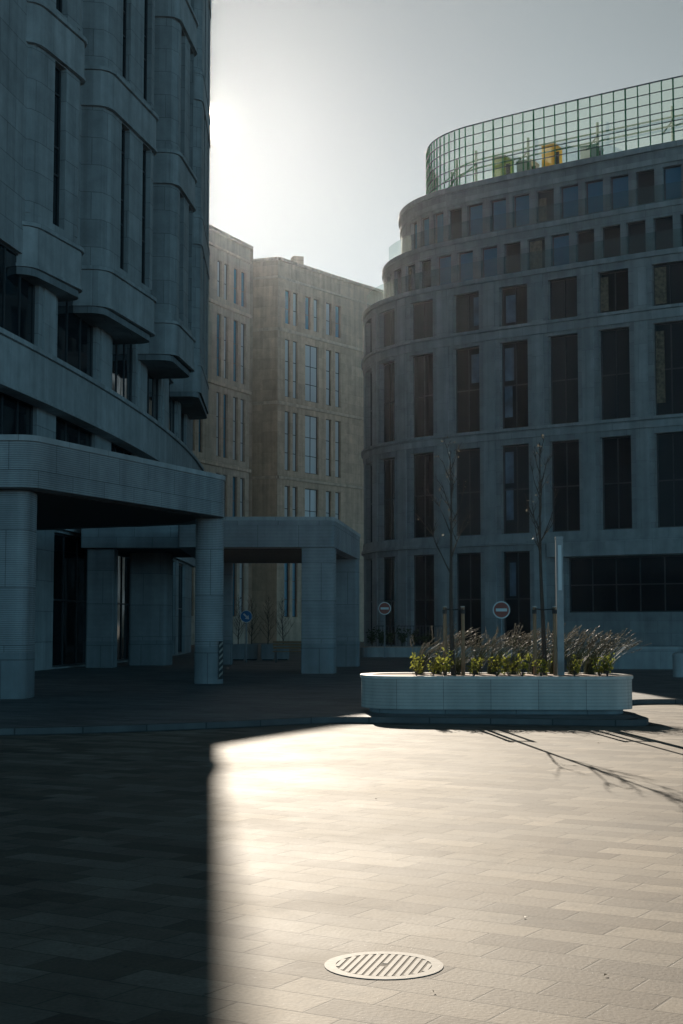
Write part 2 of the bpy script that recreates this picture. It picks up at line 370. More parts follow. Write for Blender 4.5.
def s_at(path, px, z, off=0, lo=None, hi=None):
    lo = 0 if lo is None else lo; hi = path.L if hi is None else hi
    best = None
    for i in range(2001):
        t = lo + (hi - lo) * i / 2000
        d = abs(project((*path.at(t, off), z))[0] - px)
        if best is None or d < best[0] - 1e-6: best = (d, t)
    return best[1]
def thing(name, label, cat, loc=(0, 0, 0), group=None):
    o = bpy.data.objects.new(name, None); COL.objects.link(o); o.location = loc; o.empty_display_size = .3
    o['label'] = label; o['category'] = cat
    if group: o['group'] = group
    return o
def tag(o, label, cat, group=None):
    o['label'] = label; o['category'] = cat
    if group: o['group'] = group
    return o
def struct(name, mb, m):
    o = mb.build(name, m); o['kind'] = 'structure'; return o
def roundpoly(pts, r, k=6):
    out = []; n = len(pts)
    rs = r if isinstance(r, (list, tuple)) else [r] * n
    for i in range(n):
        p = Vector(pts[i]); a = Vector(pts[i - 1]); b = Vector(pts[(i + 1) % n]); rr = rs[i]
        if rr <= 0: out.append(tuple(p)); continue
        d1 = (a - p); d2 = (b - p); rr = min(rr, d1.length * .48, d2.length * .48)
        s0 = p + d1.normalized() * rr; s1 = p + d2.normalized() * rr
        for j in range(k + 1):
            t = j / k; q = s0 * (1 - t) ** 2 + p * 2 * t * (1 - t) + s1 * t * t; out.append((q.x, q.y))
    return out

def facade(root, path, s0, s1, z0, z1, storeys, wall_m, off=0., t=.45, recess=.28, fwid=.07, frame_m=None, wall_name='wall', mull=None, sub=False, pane_pick=None, trans=None):
    """storeys: (zb, zt, [(sa, sb)...]); wall with real openings, each window a child (frame) with its pane"""
    w = MB(); z = z0
    for zb, zt, ops in storeys:
        if zb - z > .001: w.band(path, s0, s1, off - t, off, z, zb)
        c = s0
        for a, b in ops:
            if a - c > .01: w.band(path, c, a, off - t, off, zb, zt, tb=False)
            c = b
        if s1 - c > .01: w.band(path, c, s1, off - t, off, zb, zt, tb=False)
        z = zt
    if z1 - z > .001: w.band(path, s0, s1, off - t, off, z, z1)
    wo = w.build(wall_name, wall_m, root)
    par = wo if sub else root
    for si, (zb, zt, ops) in enumerate(storeys):
        for wi, (a, b) in enumerate(ops):
            f = MB(); fw = fwid; o1 = off - recess; o0 = o1 - .08; st = .6 if b - a < 3 else .8
            f.band(path, a, b, o0, o1, zb, zb + fw, step=st); f.band(path, a, b, o0, o1, zt - fw, zt, step=st)
            f.band(path, a, a + fw, o0, o1, zb + fw, zt - fw, tb=False); f.band(path, b - fw, b, o0, o1, zb + fw, zt - fw, tb=False)
            hs, vs = (mull(si, wi, zt - zb, b - a) if mull else ([], []))
            for h in hs: f.band(path, a + fw, b - fw, o0, o1 - .005, zb + (zt - zb) * h - .03, zb + (zt - zb) * h + .03, step=st)
            for v in vs: f.band(path, a + (b - a) * v - .03, a + (b - a) * v + .03, o0, o1 - .01, zb + fw, zt - fw, tb=False)
            pm = pane_pick(si, wi) if pane_pick else M['pane']
            p = MB(); p.band(path, a + .01, b - .01, o0 - .03, o0 + .03, zb + .01, zt - .01, step=st)
            if sub: 
                q = f
                q.cur = 1
                q.band(path, a + .01, b - .01, o0 - .03, o0 + .03, zb + .01, zt - .01, step=st)
                q.build('window', [frame_m or M['frame'], pm], par)
            else:
                fo = f.build('window', frame_m or M['frame'], par)
                p.build('pane', pm, fo)
    return wo

# ------------------------------------------------------------------ ground
kerb_pts = [(-60, 16.5), (-30, 18.2), (-12, 20), (-5, 21.4), (-2.2, 22.7), (-.4, 24.0), (.5, 24.1), (2.6, 23.75), (4.3, 23.35), (4.8, 23.4), (5.0, 23.8), (5.06, 25.2),
            (5.45, 28.4), (5.8, 29.6), (6.6, 30.0), (8.2, 29.6), (12, 27.4), (20, 23.5), (40, 15), (70, 4)]
kp = Path(kerb_pts, side=-1)
KZ = .10
g = MB()
for i in range(-20, 20):
    pass
g.face([(-1500, -1500, 0), (1500, -1500, 0), (1500, 1500, 0), (-1500, 1500, 0)])
struct('square_paving', g, M['paving'])
# raised pavement beyond the kerb
pv = MB()
inner = [kp.at(kp.L * i / 160, -.16) for i in range(161)]
poly = inner + [(900, 5), (900, 900), (-900, 900), (-900, 16)]
pv.face([(*p, KZ) for p in poly])
o = struct('pavement', pv, M['pavement'])
kb = MB(); kb.band(kp, 0, kp.L, -.16, 0, 0, KZ + .004, step=.35)
struct('kerb', kb, M['kerb'])

# manhole cover
mh = thing('manhole_cover', 'round worn iron manhole cover with slanting ribs set in the sunlit paving', 'manhole cover', (.20, 7.0, 0))
def disc(r, n=40): return [(r * math.cos(2 * PI * i / n), r * math.sin(2 * PI * i / n)) for i in range(n)]
a = MB(); a.prism(disc(.232), 0, .0015); a.build('recessed_plate', M['castdark'], mh)
a = MB()
do, di = disc(.282), disc(.228)
for i in range(40):
    j = (i + 1) % 40
    a.face([(*do[i], .004), (*do[j], .004), (*di[j], .004), (*di[i], .004)])
    a.face([(*do[i], 0), (*do[j], 0), (*do[j], .004), (*do[i], .004)]); a.face([(*di[j], 0), (*di[i], 0), (*di[i], .004), (*di[j], .004)])
a.build('rim', M['cast'], mh)
a = MB(); ang = R(76)
for i in range(-6, 7):
    c = i * .035; h = math.sqrt(max(0, .224 ** 2 - c * c))
    if i == 0: segs = [(-h, -.03), (.03, h)]
    else: segs = [(-h, h)]
    for s0_, s1_ in segs:
        m_ = (s0_ + s1_) / 2
        a.box((c * -math.sin(ang) * -1 + m_ * math.cos(ang), -c * math.cos(ang) + m_ * math.sin(ang), .0027), (s1_ - s0_, .022, .0022), ang)
a.build('rib', M['cast'], mh)

# ------------------------------------------------------------------ TOWER on the left
def AX(y): return -8.5 - (y - 76) ** 2 / 400
tow = thing('office_tower', 'tall curved office tower with projecting stone bays at the left edge', 'building')
ptsA = [(AX(y), y) for y in [34 + i * 1.25 for i in range(41)]] + [(-9.1, 85.2), (-10.2, 86), (-13, 87.2), (-24, 91)]
pa = Path(ptsA, side=-1, smooth=False)
def sy(px, z=11): return s_at(pa, px, z, 0, 0, 46)
colsA = [(-75, -55), (-45, -20), (-8, 38), (57, 96), (112, 135), (147, 161), (168.5, 177)]
# windows by pixel column of the photograph -> arc length on the wall
opA = [(sy(a_), sy(b_)) for a_, b_ in colsA if a_ > -20]
w0 = opA[0][0]
opA = [(w0 - 7.0, w0 - 1.9)] + opA + [(opA[-1][1] + 1.3, opA[-1][1] + 4.6)]
def mullA(si, wi, h, w):
    return ([.5] if h > 3.3 else [], [1 / 3, 2 / 3] if w > 2.5 else [.5])
rng = random.Random(3)
facade(tow, pa, 0, pa.L, 0, 44, [(.15, 4.9, opA), (6.2, 9.1, opA), (10.75, 13.9, opA)], M['stoneA'], t=.5, recess=.14, mull=mullA)
b_ = MB(); b_.band(pa, 0, 50.5, .002, .55, 9.12, 10.55, step=.5); b_.band(pa, 0, 50.6, .002, .66, 10.56, 10.72, step=.5); b_.band(pa, 0, 50.55, .002, .60, 9.0, 9.11, step=.5)
b_.build('podium_band', M['stoneAband'], tow)
b_ = MB(); b_.band(pa, 0, 50.5, .002, .22, 5.0, 6.1, step=.5); b_.build('lintel_band', M['stoneAband'], tow)
b_ = MB()
for (a1_, c1_), (a2_, c2_) in zip(opA[:-1], opA[1:]):
    mid = (c1_ + a2_) / 2; wd = (a2_ - c1_)
    b_ = MB(); b_.band(pa, mid - wd * .30, mid + wd * .30, .002, .07, 10.73, 13.6)
    b_.build('pilaster', M['stoneAband'], tow)
roofp = [(x, y) for x, y in ptsA]
b_ = MB(); b_.prism([(x - .55, y) for x, y in roofp if y < 86.5] + [(-30, 93), (-30, 34)], 43.4, 43.8); b_.build('roof', M['roofing'], tow)
b_ = MB(); b_.prism([(-30, 91.3), (-30, 34), (-29.6, 34), (-29.6, 91.0)], 0, 44); b_.prism([(-30, 33.6), (-12.9, 33.6), (-12.9, 33.99), (-30, 33.99)], 0, 44); b_.build('rear_wall', M['stoneA'], tow)
def bay(xn, yn, xf, yf, slots, idx):
    d = Vector((xf - xn, yf - yn)); Ln = d.length; d.normalize()
    n = Vector((d.y, -d.x))                      # outward (+x)
    rn = (AX(yn) - .3, yn - .0); rf = (AX(yf) - .3, yf + .25)
    r = .55
    base = [rn, (xn - r, yn), None, (xf, yf - .35), (xf - .12, yf - .05), (xf - .4, yf + .12), rf]
    arc = []
    for j in range(7):
        t = j / 6; p0 = Vector((xn - r, yn)); p1 = Vector((xn, yn)); p2 = Vector((xn, yn)) + d * r
        q = p0 * (1 - t) ** 2 + p1 * 2 * t * (1 - t) + p2 * t * t; arc.append((q.x, q.y))
    pts = [rn] + arc + base[3:]
    bp = Path(pts, side=-1, smooth=False)
    sc = (Vector((xn - r, yn)) - Vector(rn)).length + .9      # where the long face begins
    ops = [(sc + Ln * a_, sc + Ln * a_ + w_) for a_, w_ in slots]
    sts = [(15.35, 21.1, ops), (22.95, 28.7, ops), (30.55, 36.3, ops)]
    wo = facade(tow, bp, 0, bp.L, 13.6, 43.9, sts, M['stoneA'], t=.3, recess=.2, wall_name='bay', mull=lambda si, wi, h, w: ([.33, .5, .83], []), sub=True)
    q = MB()
    for z in (13.6, 21.26, 28.86, 36.46):
        pr_ = .35 if idx == 4 else 1.0
        q.band(bp, 0, bp.L, .002, .10 * pr_, z, z + 1.25, step=.25)
        q.band(bp, 0, bp.L, .002, .20 * pr_, z + 1.26, z + 1.40, step=.25)
        q.band(bp, 0, bp.L, .002, .15 * pr_, z - .12, z - .01, step=.25)
    q.build('bay_cornice', M['stoneAband'], wo)
    q = MB()
    outer = [bp.at(bp.L * i / 40, .08) for i in range(41)]
    q.prism([(x * .9 + AX(y) * .1, y) for x, y in outer] + [(AX(yf) - .3, yf), (AX(yn) - .3, yn)], 13.22, 13.47)
    q.build('corbel', M['plinth'], wo)
bay(-12.1, 39.6, -11.2, 43.4, [(.42, .5)], 0)
bay(-10.30, 47.3, -9.33, 51.1, [(.26, .85)], 1)
bay(-8.86, 53.3, -7.76, 59.0, [(.2, .9), (.62, .95)], 2)
bay(-7.36, 62.9, -7.0, 67.4, [(.12, .9), (.58, .9)], 3)
bay(-7.2, 73.0, -7.50, 81.0, [(.18, 1.0), (.60, 1.0)], 4)

# ------------------------------------------------------------------ MID BUILDINGS
def mullB(si, wi, h, w): return ([.3, .62] if h > 4 else [.45], [.5] if w > 1.2 else [])
def ground_floor(path, s0, s1, wdt, gap):
    o_ = []; s = s0
    while s + wdt < s1: o_.append((s, s + wdt)); s += wdt + gap
    return o_
rB = random.Random(5)
def pickB(si, wi):
    return rB.choice([M['pane_pale'], M['pane_blue'], M['pane_pale'], M['pane_pale']])
# B1: wing that recedes to the right
sb1 = thing('stone_office_wing', 'grey beige stone office wing between the tower and the sandstone block', 'building')
b1_pts = [(-24.5, 96), (-19, 101.5), (-14.8, 107.5), (-11.2, 117.0), (-7.97, 124.2), (-7.9, 124.6), (-8.6, 126.5), (-16, 134)]
p1 = Path(b1_pts[:5], side=-1)
def s1(px, z): return s_at(p1, px, z)
def slots(path, z, pxs):
    return [(s_at(path, a_, z), s_at(path, b_, z)) for a_, b_ in pxs]
px1 = [(192.5, 196), (199.5, 203.5), (217, 221.5), (224, 228.3), (233.6, 238.2), (241, 245.8)]
opB1 = slots(p1, 26, px1)
sto = [(2.4, 7.6), (8.8, 14.2), (15.6, 21.0), (22.3, 27.6), (29.0, 32.1)]
facade(sb1, p1, 0, p1.L, 0, 34.6, [(a_, b_, opB1) for a_, b_ in sto], M['stoneB1'], recess=.18, fwid=.07, frame_m=M['frame'], mull=mullB, pane_pick=pickB)
for z, h_, o_ in ((8.0, .28, .22), (14.75, .28, .22), (21.5, .28, .22), (28.2, .28, .22), (33.0, .2, .16), (34.3, .25, .3)):
    q = MB(); q.band(p1, 0, p1.L, .002, o_, z, z + h_); q.build('cornice', M['stoneBband'], sb1)
q = MB(); q.prism([(-7.98, 124.3), (-7.7, 124.25), (-15, 137), (-15.4, 136.8)], 0, 34.6); q.prism([p1.at(p1.L * i / 20, -.46) for i in range(21)] + [(-15.4, 136), (-40, 120)], 33.8, 34.0)
q.build('return_wall', M['stoneB1'], sb1)
# B2: the warm block
sb2 = thing('sandstone_office_block', 'warm sandstone office block with a sharp corner in the gap between buildings', 'building')
cornerB = (-5.75, 129.0); endB = (3.6, 141.0)
dB = (Vector(endB) - Vector(cornerB)).normalized()
far = Vector(cornerB) + dB * 48
p2 = Path([cornerB, (endB[0] - .3, endB[1] + .2), tuple(far)], side=-1)
pl = Path([(-20, 135.6), (-8.3, 130.0), cornerB], side=-1, smooth=False)
px2 = [(285, 290.2), (293, 298), (305.2, 310.4), (313.6, 318.6), (326, 331.4), (335.4, 340.6), (350.5, 350.6)]
opn = slots(p2, 26, px2[:6]); w_ = [(s_at(p2, 305.2, 26), s_at(p2, 318.6, 26))]
last = opn[-1][1]
ext = []
s = last + 5.5
while s < 40: ext += [(s, s + .75), (s + 1.5, s + 2.25)]; s += 4.2
opw = opn[:2] + w_ + opn[4:6]
facade(sb2, p2, 0, p2.L, 0, 34.9, [(a_, b_, (opn if i == 4 else opw) + ext) for i, (a_, b_) in enumerate(sto)], M['stoneB'], recess=.18, fwid=.07, frame_m=M['frameB'], mull=mullB, pane_pick=pickB)
q = MB(); q.band(pl, 0, pl.L, -.45, 0, 0, 34.9); q.build('side_wall', M['stoneB'], sb2)
for z, h_, o_ in ((8.0, .26, .2), (14.75, .26, .2), (21.5, .26, .2), (28.2, .26, .2), (33.0, .2, .14), (34.6, .25, .28)):
    q = MB(); q.band(p2, 0, p2.L, .002, o_, z, z + h_); q.band(pl, 0, pl.L, .002, o_, z, z + h_)
    q.build('cornice', M['stoneBband'], sb2)
q = MB(); q.prism([(cornerB[0] - .5, cornerB[1] + 1.5), (far.x - 3, far.y - 1), (far.x - 20, far.y + 18), (-20, 150)], 33.8, 34.0)
q.build('roof', M['roofing'], sb2)
q = MB(); q.box((1.5, 144.5, 35.0), (3.2, 3, 1.2), R(52)); q.box((-4.2, 135, 35.6), (1.0, 1.0, 1.6), .3); q.box((-7.6, 135, 35.4), (.8, 1.0, 1.3), .1)
q.build('roof_plant_room', M['stoneBband'], sb2)

# ------------------------------------------------------------------ ROUND BUILDING on the right
sc_ = thing('round_corner_building', 'grey stone office building with a rounded corner and a glass screen on its roof', 'building')
ptsC = [(12, 108), (6.5, 101.5), (3.2, 96.5), (1.75, 91.8), (1.44, 88.0), (2.15, 84.8), (3.84, 82.1), (6.17, 80.0), (8.70, 78.05), (11.1, 76.35), (13.43, 74.7), (15.83, 73.05), (17.9, 71.8), (22, 69.6), (27, 67.6), (33, 66)]
pc = Path(ptsC, side=-1)
sC = s_at(pc, 365.5, 17.8)
def cs(px, z, off=0): return s_at(pc, px, z, off, sC, pc.L)
cen = [cs(px, 15) for px in (386.5, 421, 466, 513.6, 563, 614)]
mod = (cen[5] - cen[1]) / 4
cen = [cen[0] - 2 * mod, cen[0] - mod] + cen + [cen[5] + mod * k for k in (1, 2, 3, 4)]
W = .86
opC = [(c - W, c + W) for c in cen]
gs = cs(556, 5)
opG = [(c - W, c + W) for c in cen[:6]] 
opG = [x for x in opG if x[1] < gs - .3]
opG_low = opG
strip = (gs + .6, cen[-1] + 1)
wtop = [cs(px, 25, -2.3) for px in (414, 424.6, 438.5, 454.7, 475, 498, 521, 545, 569, 594, 619, 645, 672)]
wmid = [cs(px, 22, -1.2) for px in (389, 397.5, 410, 425, 443.6, 465, 489, 512, 536, 560, 585, 611, 636, 663)]
wtop += [wtop[-1] + mod / 2 * k for k in (1, 2, 3)]; wmid += [wmid[-1] + mod / 2 * k for k in (1, 2, 3)]
def mk(ws, h=.54):
    out = []
    for c in ws:
        if out and c - h < out[-1][1] + .15: continue
        out.append((c - h, c + h))
    return out
wtop, wmid = mk(wtop), mk(wmid)
rc = random.Random(11)
def mullC(si, wi, h, w):
    if w > 4: return ([.5], [i / 12 for i in range(1, 12)])
    if h > 3: return ([.5], [.5])
    return ([], [.5])
sE = pc.L
# one opening row for the ground storey left of the strip window, the strip window on the right
w = facade(sc_, pc, 0, gs, 0, 5.9, [(.5, 5.6, opG)], M['stoneC'], mull=mullC)
w = facade(sc_, pc, gs, sE, 0, 5.9, [(2.3, 5.15, [strip])], M['stoneC'], mull=mullC, recess=.34, wall_name='ground_storey_wall')
facade(sc_, pc, 0, sE, 5.9, 20.7, [(6.55, 11.35, opC), (12.25, 17.0, opC), (17.85, 20.05, opC)], M['stoneC'], mull=mullC, pane_pick=lambda si, wi: rc.choice([M['pane'], M['pane'], M['pane_dim']]))
def pick_row(k):
    def f(si, wi):
        r = rc.random()
        if r > .9: return M['pane_dim']
        if k == 'top': return M['pane_blue'] if 3 < wi < 9 or r < .5 else M['pane']
        return M['pane_blue'] if wi in (4, 5, 6, 9) else M['pane']
    return f
facade(sc_, pc, 0, sE, 20.7, 23.55, [(21.02, 22.8, wmid)], M['stoneC'], off=-1.2, t=.35, recess=.2, mull=None, pane_pick=pick_row('mid'), wall_name='upper_storey_wall')
facade(sc_, pc, 0, sE, 23.55, 27.0, [(24.0, 25.8, wtop)], M['stoneC'], off=-2.3, t=.35, recess=.2, mull=None, pane_pick=pick_row('top'), wall_name='upper_storey_wall')
q = MB()
for z0_, z1_, o_, base in ((5.93, 6.12, .20, 0), (6.13, 6.52, .10, 0), (11.66, 12.05, .10, 0), (12.06, 12.22, .22, 0), (17.2, 17.66, .10, 0), (17.67, 17.83, .22, 0),
                           (20.45, 20.72, .14, 0), (23.3, 23.57, .10, -1.2), (26.0, 26.3, .08, -2.3), (26.75, 27.05, .16, -2.3)):
    q = MB(); q.band(pc, 0, sE, base + .002 if z1_ not in (20.72, 23.57, 27.05) else base - 1.3, base + o_, z0_, z1_)
    q.build('cornice', M['stoneCband'], sc_)
q = MB()
for c0, c1 in zip(cen[:-1], cen[1:]):
    mid = (c0 + c1) / 2; hw = (c1 - c0) / 2 - W
    for zb, zt in ((6.53, 11.64), (12.23, 17.18), (17.84, 20.43)):
        q = MB(); q.band(pc, mid - hw * .55, mid + hw * .55, .002, .06, zb, zt, tb=True); q.build('pilaster', M['stoneCband'], sc_)
    if mid < gs - .4: q = MB(); q.band(pc, mid - hw * .55, mid + hw * .55, .002, .06, .3, 5.9); q.build('pilaster', M['stoneCband'], sc_)
# curved fascia over the strip window
q = MB(); q.band(pc, gs - .3, sE, .003, .45, 5.2, 5.92); q.build('fascia', M['stoneCband'], sc_)
q = MB(); q.band(pc, cs(366, 21), sE, -.10, -.08, 20.75, 21.75, step=.75); q.build('balustrade', M['glass'], sc_)
q = MB(); q.band(pc, cs(388, 24, -1.2), sE, -1.27, -1.25, 23.6, 24.55, step=.75); q.build('balustrade', M['glass'], sc_)
q = MB(); q.face([(*pc.at(sE * i / 120, -2.5), 26.95) for i in range(121)] + [(60, 70, 26.95), (60, 120, 26.95), (20, 120, 26.95)]); q.build('roof', M['roofing'], sc_)
# upper-storey curtains, plus main-storey strips coloured as warm reflected streaks, just before the glass
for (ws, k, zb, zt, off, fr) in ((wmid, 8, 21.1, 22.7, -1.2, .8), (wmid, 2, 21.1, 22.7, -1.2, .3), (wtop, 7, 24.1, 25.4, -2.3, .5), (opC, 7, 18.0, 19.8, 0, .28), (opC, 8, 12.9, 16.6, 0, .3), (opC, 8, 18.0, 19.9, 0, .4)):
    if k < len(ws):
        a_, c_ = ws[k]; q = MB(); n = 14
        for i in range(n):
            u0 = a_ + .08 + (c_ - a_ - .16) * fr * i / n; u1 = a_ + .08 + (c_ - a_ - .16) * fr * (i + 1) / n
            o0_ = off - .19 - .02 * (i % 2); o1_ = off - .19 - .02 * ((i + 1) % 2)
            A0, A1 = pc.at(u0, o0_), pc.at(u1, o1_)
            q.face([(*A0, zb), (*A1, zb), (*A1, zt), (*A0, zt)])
        q.build('curtain_and_reflection', M['curtain_and_reflection'], sc_)
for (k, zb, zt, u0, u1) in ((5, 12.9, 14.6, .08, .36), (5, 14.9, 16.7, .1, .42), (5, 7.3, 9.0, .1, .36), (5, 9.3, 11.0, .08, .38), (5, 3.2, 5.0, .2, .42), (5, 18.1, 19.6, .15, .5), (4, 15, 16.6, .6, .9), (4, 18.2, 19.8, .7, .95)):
    a_, c_ = opC[k]; q = MB(); q.band(pc, a_ + (c_ - a_) * u0, a_ + (c_ - a_) * u1, -.30, -.29, zb, zt); q.build('reflection_streak', M['streak_paint'], sc_)  # blue strips added before the panes as painted light reflections
# roof screen
SO = -3.9
s_a = cs(425, 29, SO) - 6; s_b = sE
grid = MB(); z0_, z1_ = 27.0, 31.15
n = int((s_b - s_a) / .72)
for i in range(n + 1):
    t_ = s_a + (s_b - s_a) * i / n
    w_2 = .032 if i % 4 == 0 else .018
    grid.band(pc, t_ - w_2, t_ + w_2, SO - .05, SO + .03, z0_, z1_)
so_ = grid.build('roof_screen', M['green_steel'], sc_)
q = MB()
for k in range(8):
    z = z0_ + (z1_ - z0_) * k / 7
    q.band(pc, s_a, s_b, SO - .045, SO + .025, z - (.03 if k == 7 else .018), z + (.03 if k == 7 else .018), step=.75)
q.build('rail', M['violet_steel'], so_)
q = MB(); q.band(pc, s_a, cs(428.5, 29, SO), SO - .12, SO - .10, z0_, z1_, step=.5); q.build('green_end_panel', M['end_glass'], so_)
q = MB(); q.band(pc, s_a, s_b, SO - .015, SO - .005, z0_, z1_, step=.75); q.build('screen_glass', M['screen_glass'], so_)
q = MB()
n2 = 9
for i in range(n2):
    t_ = s_a + 5.0 + (s_b - s_a - 6) * i / n2
    x, y = pc.at(t_, SO - 1.6); q.box((x, y, 28.6), (.14, .14, 3.2))
    A0 = pc.at(t_, SO - .1); q.tube([(x, y, 29.4), (*A0, 28.2)], .045, 6)
for z in (29.1, 29.6):
    q.tube([(*pc.at(s_a + 5 + (s_b - s_a - 6) * i / 40, SO - 1.6), z) for i in range(41)], .05, 6)
q.build('support_frame', M['green_steel'], so_)
def roofbox(px, py0, py1, dist_off, wpx, m, name, label):
    t_ = cs(px, 28.5, SO - dist_off); x, y = pc.at(t_, SO - dist_off)
    r_ = thing(name, label, 'roof unit', (x, y, 26.95))
    el = lambda py: (math.sin(PITCH) + math.cos(PITCH) * (512 - py) / 1450) / (math.cos(PITCH) - math.sin(PITCH) * (512 - py) / 1450)
    zt = CAM_Z + y * el(py0) - 26.95; w__ = wpx * y / 1450
    b = MB(); b.box((0, 0, (zt + .15) / 2 + .1), (w__, 1.2, zt - .35), R(-30)); b.build('casing', m, r_)
    b = MB(); b.box((0, 0, zt - .03), (w__ * 1.08, 1.3, .06), R(-30)); b.build('lid', M['white'] if m is not M['yellow'] else M['yellow'], r_)
    b = MB()
    for dx in (-.35, .35):
        b.box((dx * w__, -.3, .1), (.1, .1, .2)); b.box((dx * w__, .3, .1), (.1, .1, .2))
    b.box((w__ * .22, -.72, zt * .55), (w__ * .35, .08, zt * .5), R(-30)); b.build('grille', M['black'], r_)
roofbox(503, 159, 175, 2.4, 15, M['lime'], 'ventilation_unit', 'pale lime ventilation box behind the left end of the roof screen')
roofbox(552, 147, 163, 2.4, 14, M['yellow'], 'ventilation_unit', 'bright yellow ventilation box behind the roof screen')
roofbox(592, 148, 160, 2.4, 17, M['white'], 'ventilation_unit', 'white ventilation box with dark grille right of the yellow one')
roofbox(528, 163, 170, 2.8, 16, M['white'], 'ventilation_unit', 'low white ventilation box between the lime and the yellow one')

# ------------------------------------------------------------------ CANOPIES
def canopy(name, label, poly, radii, z0, z1, pillars, soff_in=.5):
    c = thing(name, label, 'canopy')
    rp = roundpoly(poly, radii, 8)
    m = MB(); m.prism(rp, z0, z1 - .12); m.build('fascia', M['ribbed'], c)
    cx = sum(p[0] for p in rp) / len(rp); cy = sum(p[1] for p in rp) / len(rp)
    m = MB(); m.prism([(cx + (x - cx) * 1.01, cy + (y - cy) * 1.01) for x, y in rp], z1 - .119, z1); m.build('coping', M['stoneAband'], c)
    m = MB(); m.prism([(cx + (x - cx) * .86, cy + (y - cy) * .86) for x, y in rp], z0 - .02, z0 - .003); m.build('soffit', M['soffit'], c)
    for (pp, rr) in pillars:
        m = MB(); pr = roundpoly(pp, rr, 6); m.prism(pr, KZ + .95, z0 - .021 if soff_in else z0, top=False, bottom=False)
        po = m.build('pillar', M['ribbed'], c)
        kx = sum(p[0] for p in pr) / len(pr); ky = sum(p[1] for p in pr) / len(pr)
        m = MB(); m.prism([(kx + (x - kx) * 1.015, ky + (y - ky) * 1.015) for x, y in pr], KZ, KZ + .949); m.build('pillar_base', M['plinth'], po)
    return c
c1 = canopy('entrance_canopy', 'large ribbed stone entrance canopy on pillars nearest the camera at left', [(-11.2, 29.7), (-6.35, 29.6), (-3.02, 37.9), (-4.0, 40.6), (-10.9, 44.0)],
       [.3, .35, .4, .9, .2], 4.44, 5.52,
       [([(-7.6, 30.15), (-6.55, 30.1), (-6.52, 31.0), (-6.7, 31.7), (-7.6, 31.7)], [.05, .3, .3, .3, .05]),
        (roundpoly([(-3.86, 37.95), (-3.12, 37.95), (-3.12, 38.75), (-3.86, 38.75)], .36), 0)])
# hazard stripes on the column edge
hzo = MB(); hzo.prism([(-3.19, 37.99), (-3.105, 38.12), (-3.105, 38.30), (-3.12, 38.30), (-3.12, 38.13), (-3.20, 38.0)], .22, 1.2)
g_ = hzo.build('corner_guard', M['black'], c1)
hz = MB()
for k in range(6):
    z = .26 + k * .155
    hz.face([(-3.192, 37.984, z), (-3.102, 38.117, z + .10), (-3.102, 38.117, z + .17), (-3.192, 37.984, z + .07)])
hz.build('warning_stripe', M['cast'], g_)
canopy('entrance_canopy', 'corner canopy on square ribbed pillars standing mid-picture before the sandstone block', [(-5.2, 46), (-.24, 46), (.71, 55), (-.2, 58), (-5.6, 58)],
       [.1, .2, .2, .2, .1], 4.10, 5.06,
       [([(-1.27, 46.05), (-.26, 46.05), (-.16, 47.0), (-1.27, 47.0)], [.04, .22, .1, .04]),
        ([(-.35, 54.0), (.60, 54.0), (.69, 54.9), (-.35, 54.9)], .12),
        ([(-4.9, 57), (-4.3, 57), (-4.3, 57.6), (-4.9, 57.6)], .05)])
canopy('entrance_canopy', 'small porch canopy against the tower, seen beneath the nearest canopy', [(-9.4, 52.2), (-5.2, 52.4), (-5.0, 59.5), (-8.9, 60.5)],
       [.05, .15, .2, .05], 4.42, 5.3,
       [([(-9.25, 52.6), (-8.25, 52.6), (-8.25, 53.6), (-9.25, 53.6)], .08),
        ([(-8.15, 55.6), (-6.7, 55.6), (-6.6, 56.9), (-8.15, 56.9)], .15)])

# ------------------------------------------------------------------ MAIN PLANTER
pc_x, pc_y = 2.71, 25.75
P4 = roundpoly([(-2.36, -.95), (2.30, -1.22), (2.30, .95), (-2.36, 1.05)], [1.0, .75, 1.0, 1.0], 10)
pt = thing('raised_planter', 'long raised planter with rounded ends and ribbed pale sides on the kerb island', 'planter', (pc_x, pc_y, KZ))
def scl(poly, d):
    cx = sum(p[0] for p in poly) / len(poly); cy = sum(p[1] for p in poly) / len(poly)
    return [(cx + (x - cx) * (1 + d / 2.3), cy + (y - cy) * (1 + d / 1.05)) for x, y in poly]
def ring(m, po, pi_, z0, z1):
    n = len(po)
    for i in range(n):
        j = (i + 1) % n
        m.face([(*po[i], z0), (*po[j], z0), (*po[j], z1), (*po[i], z1)]); m.face([(*pi_[j], z0), (*pi_[i], z0), (*pi_[i], z1), (*pi_[j], z1)])
        m.face([(*po[i], z1), (*po[j], z1), (*pi_[j], z1), (*pi_[i], z1)])
m = MB(); m.prism(P4, .09, .60, top=False); m.build('ribbed_wall', M['ribbed_light'], pt)
m = MB(); m.prism(scl(P4, -.14), 0, .089); m.build('plinth', M['plinth'], pt)
m = MB(); ring(m, scl(P4, .02), scl(P4, -.17), .601, .65); m.build('coping', M['pale'], pt)
m = MB(); m.prism(scl(P4, -.16), .52, .635); m.build('soil', M['soil'], pt)
SZ = KZ + .615

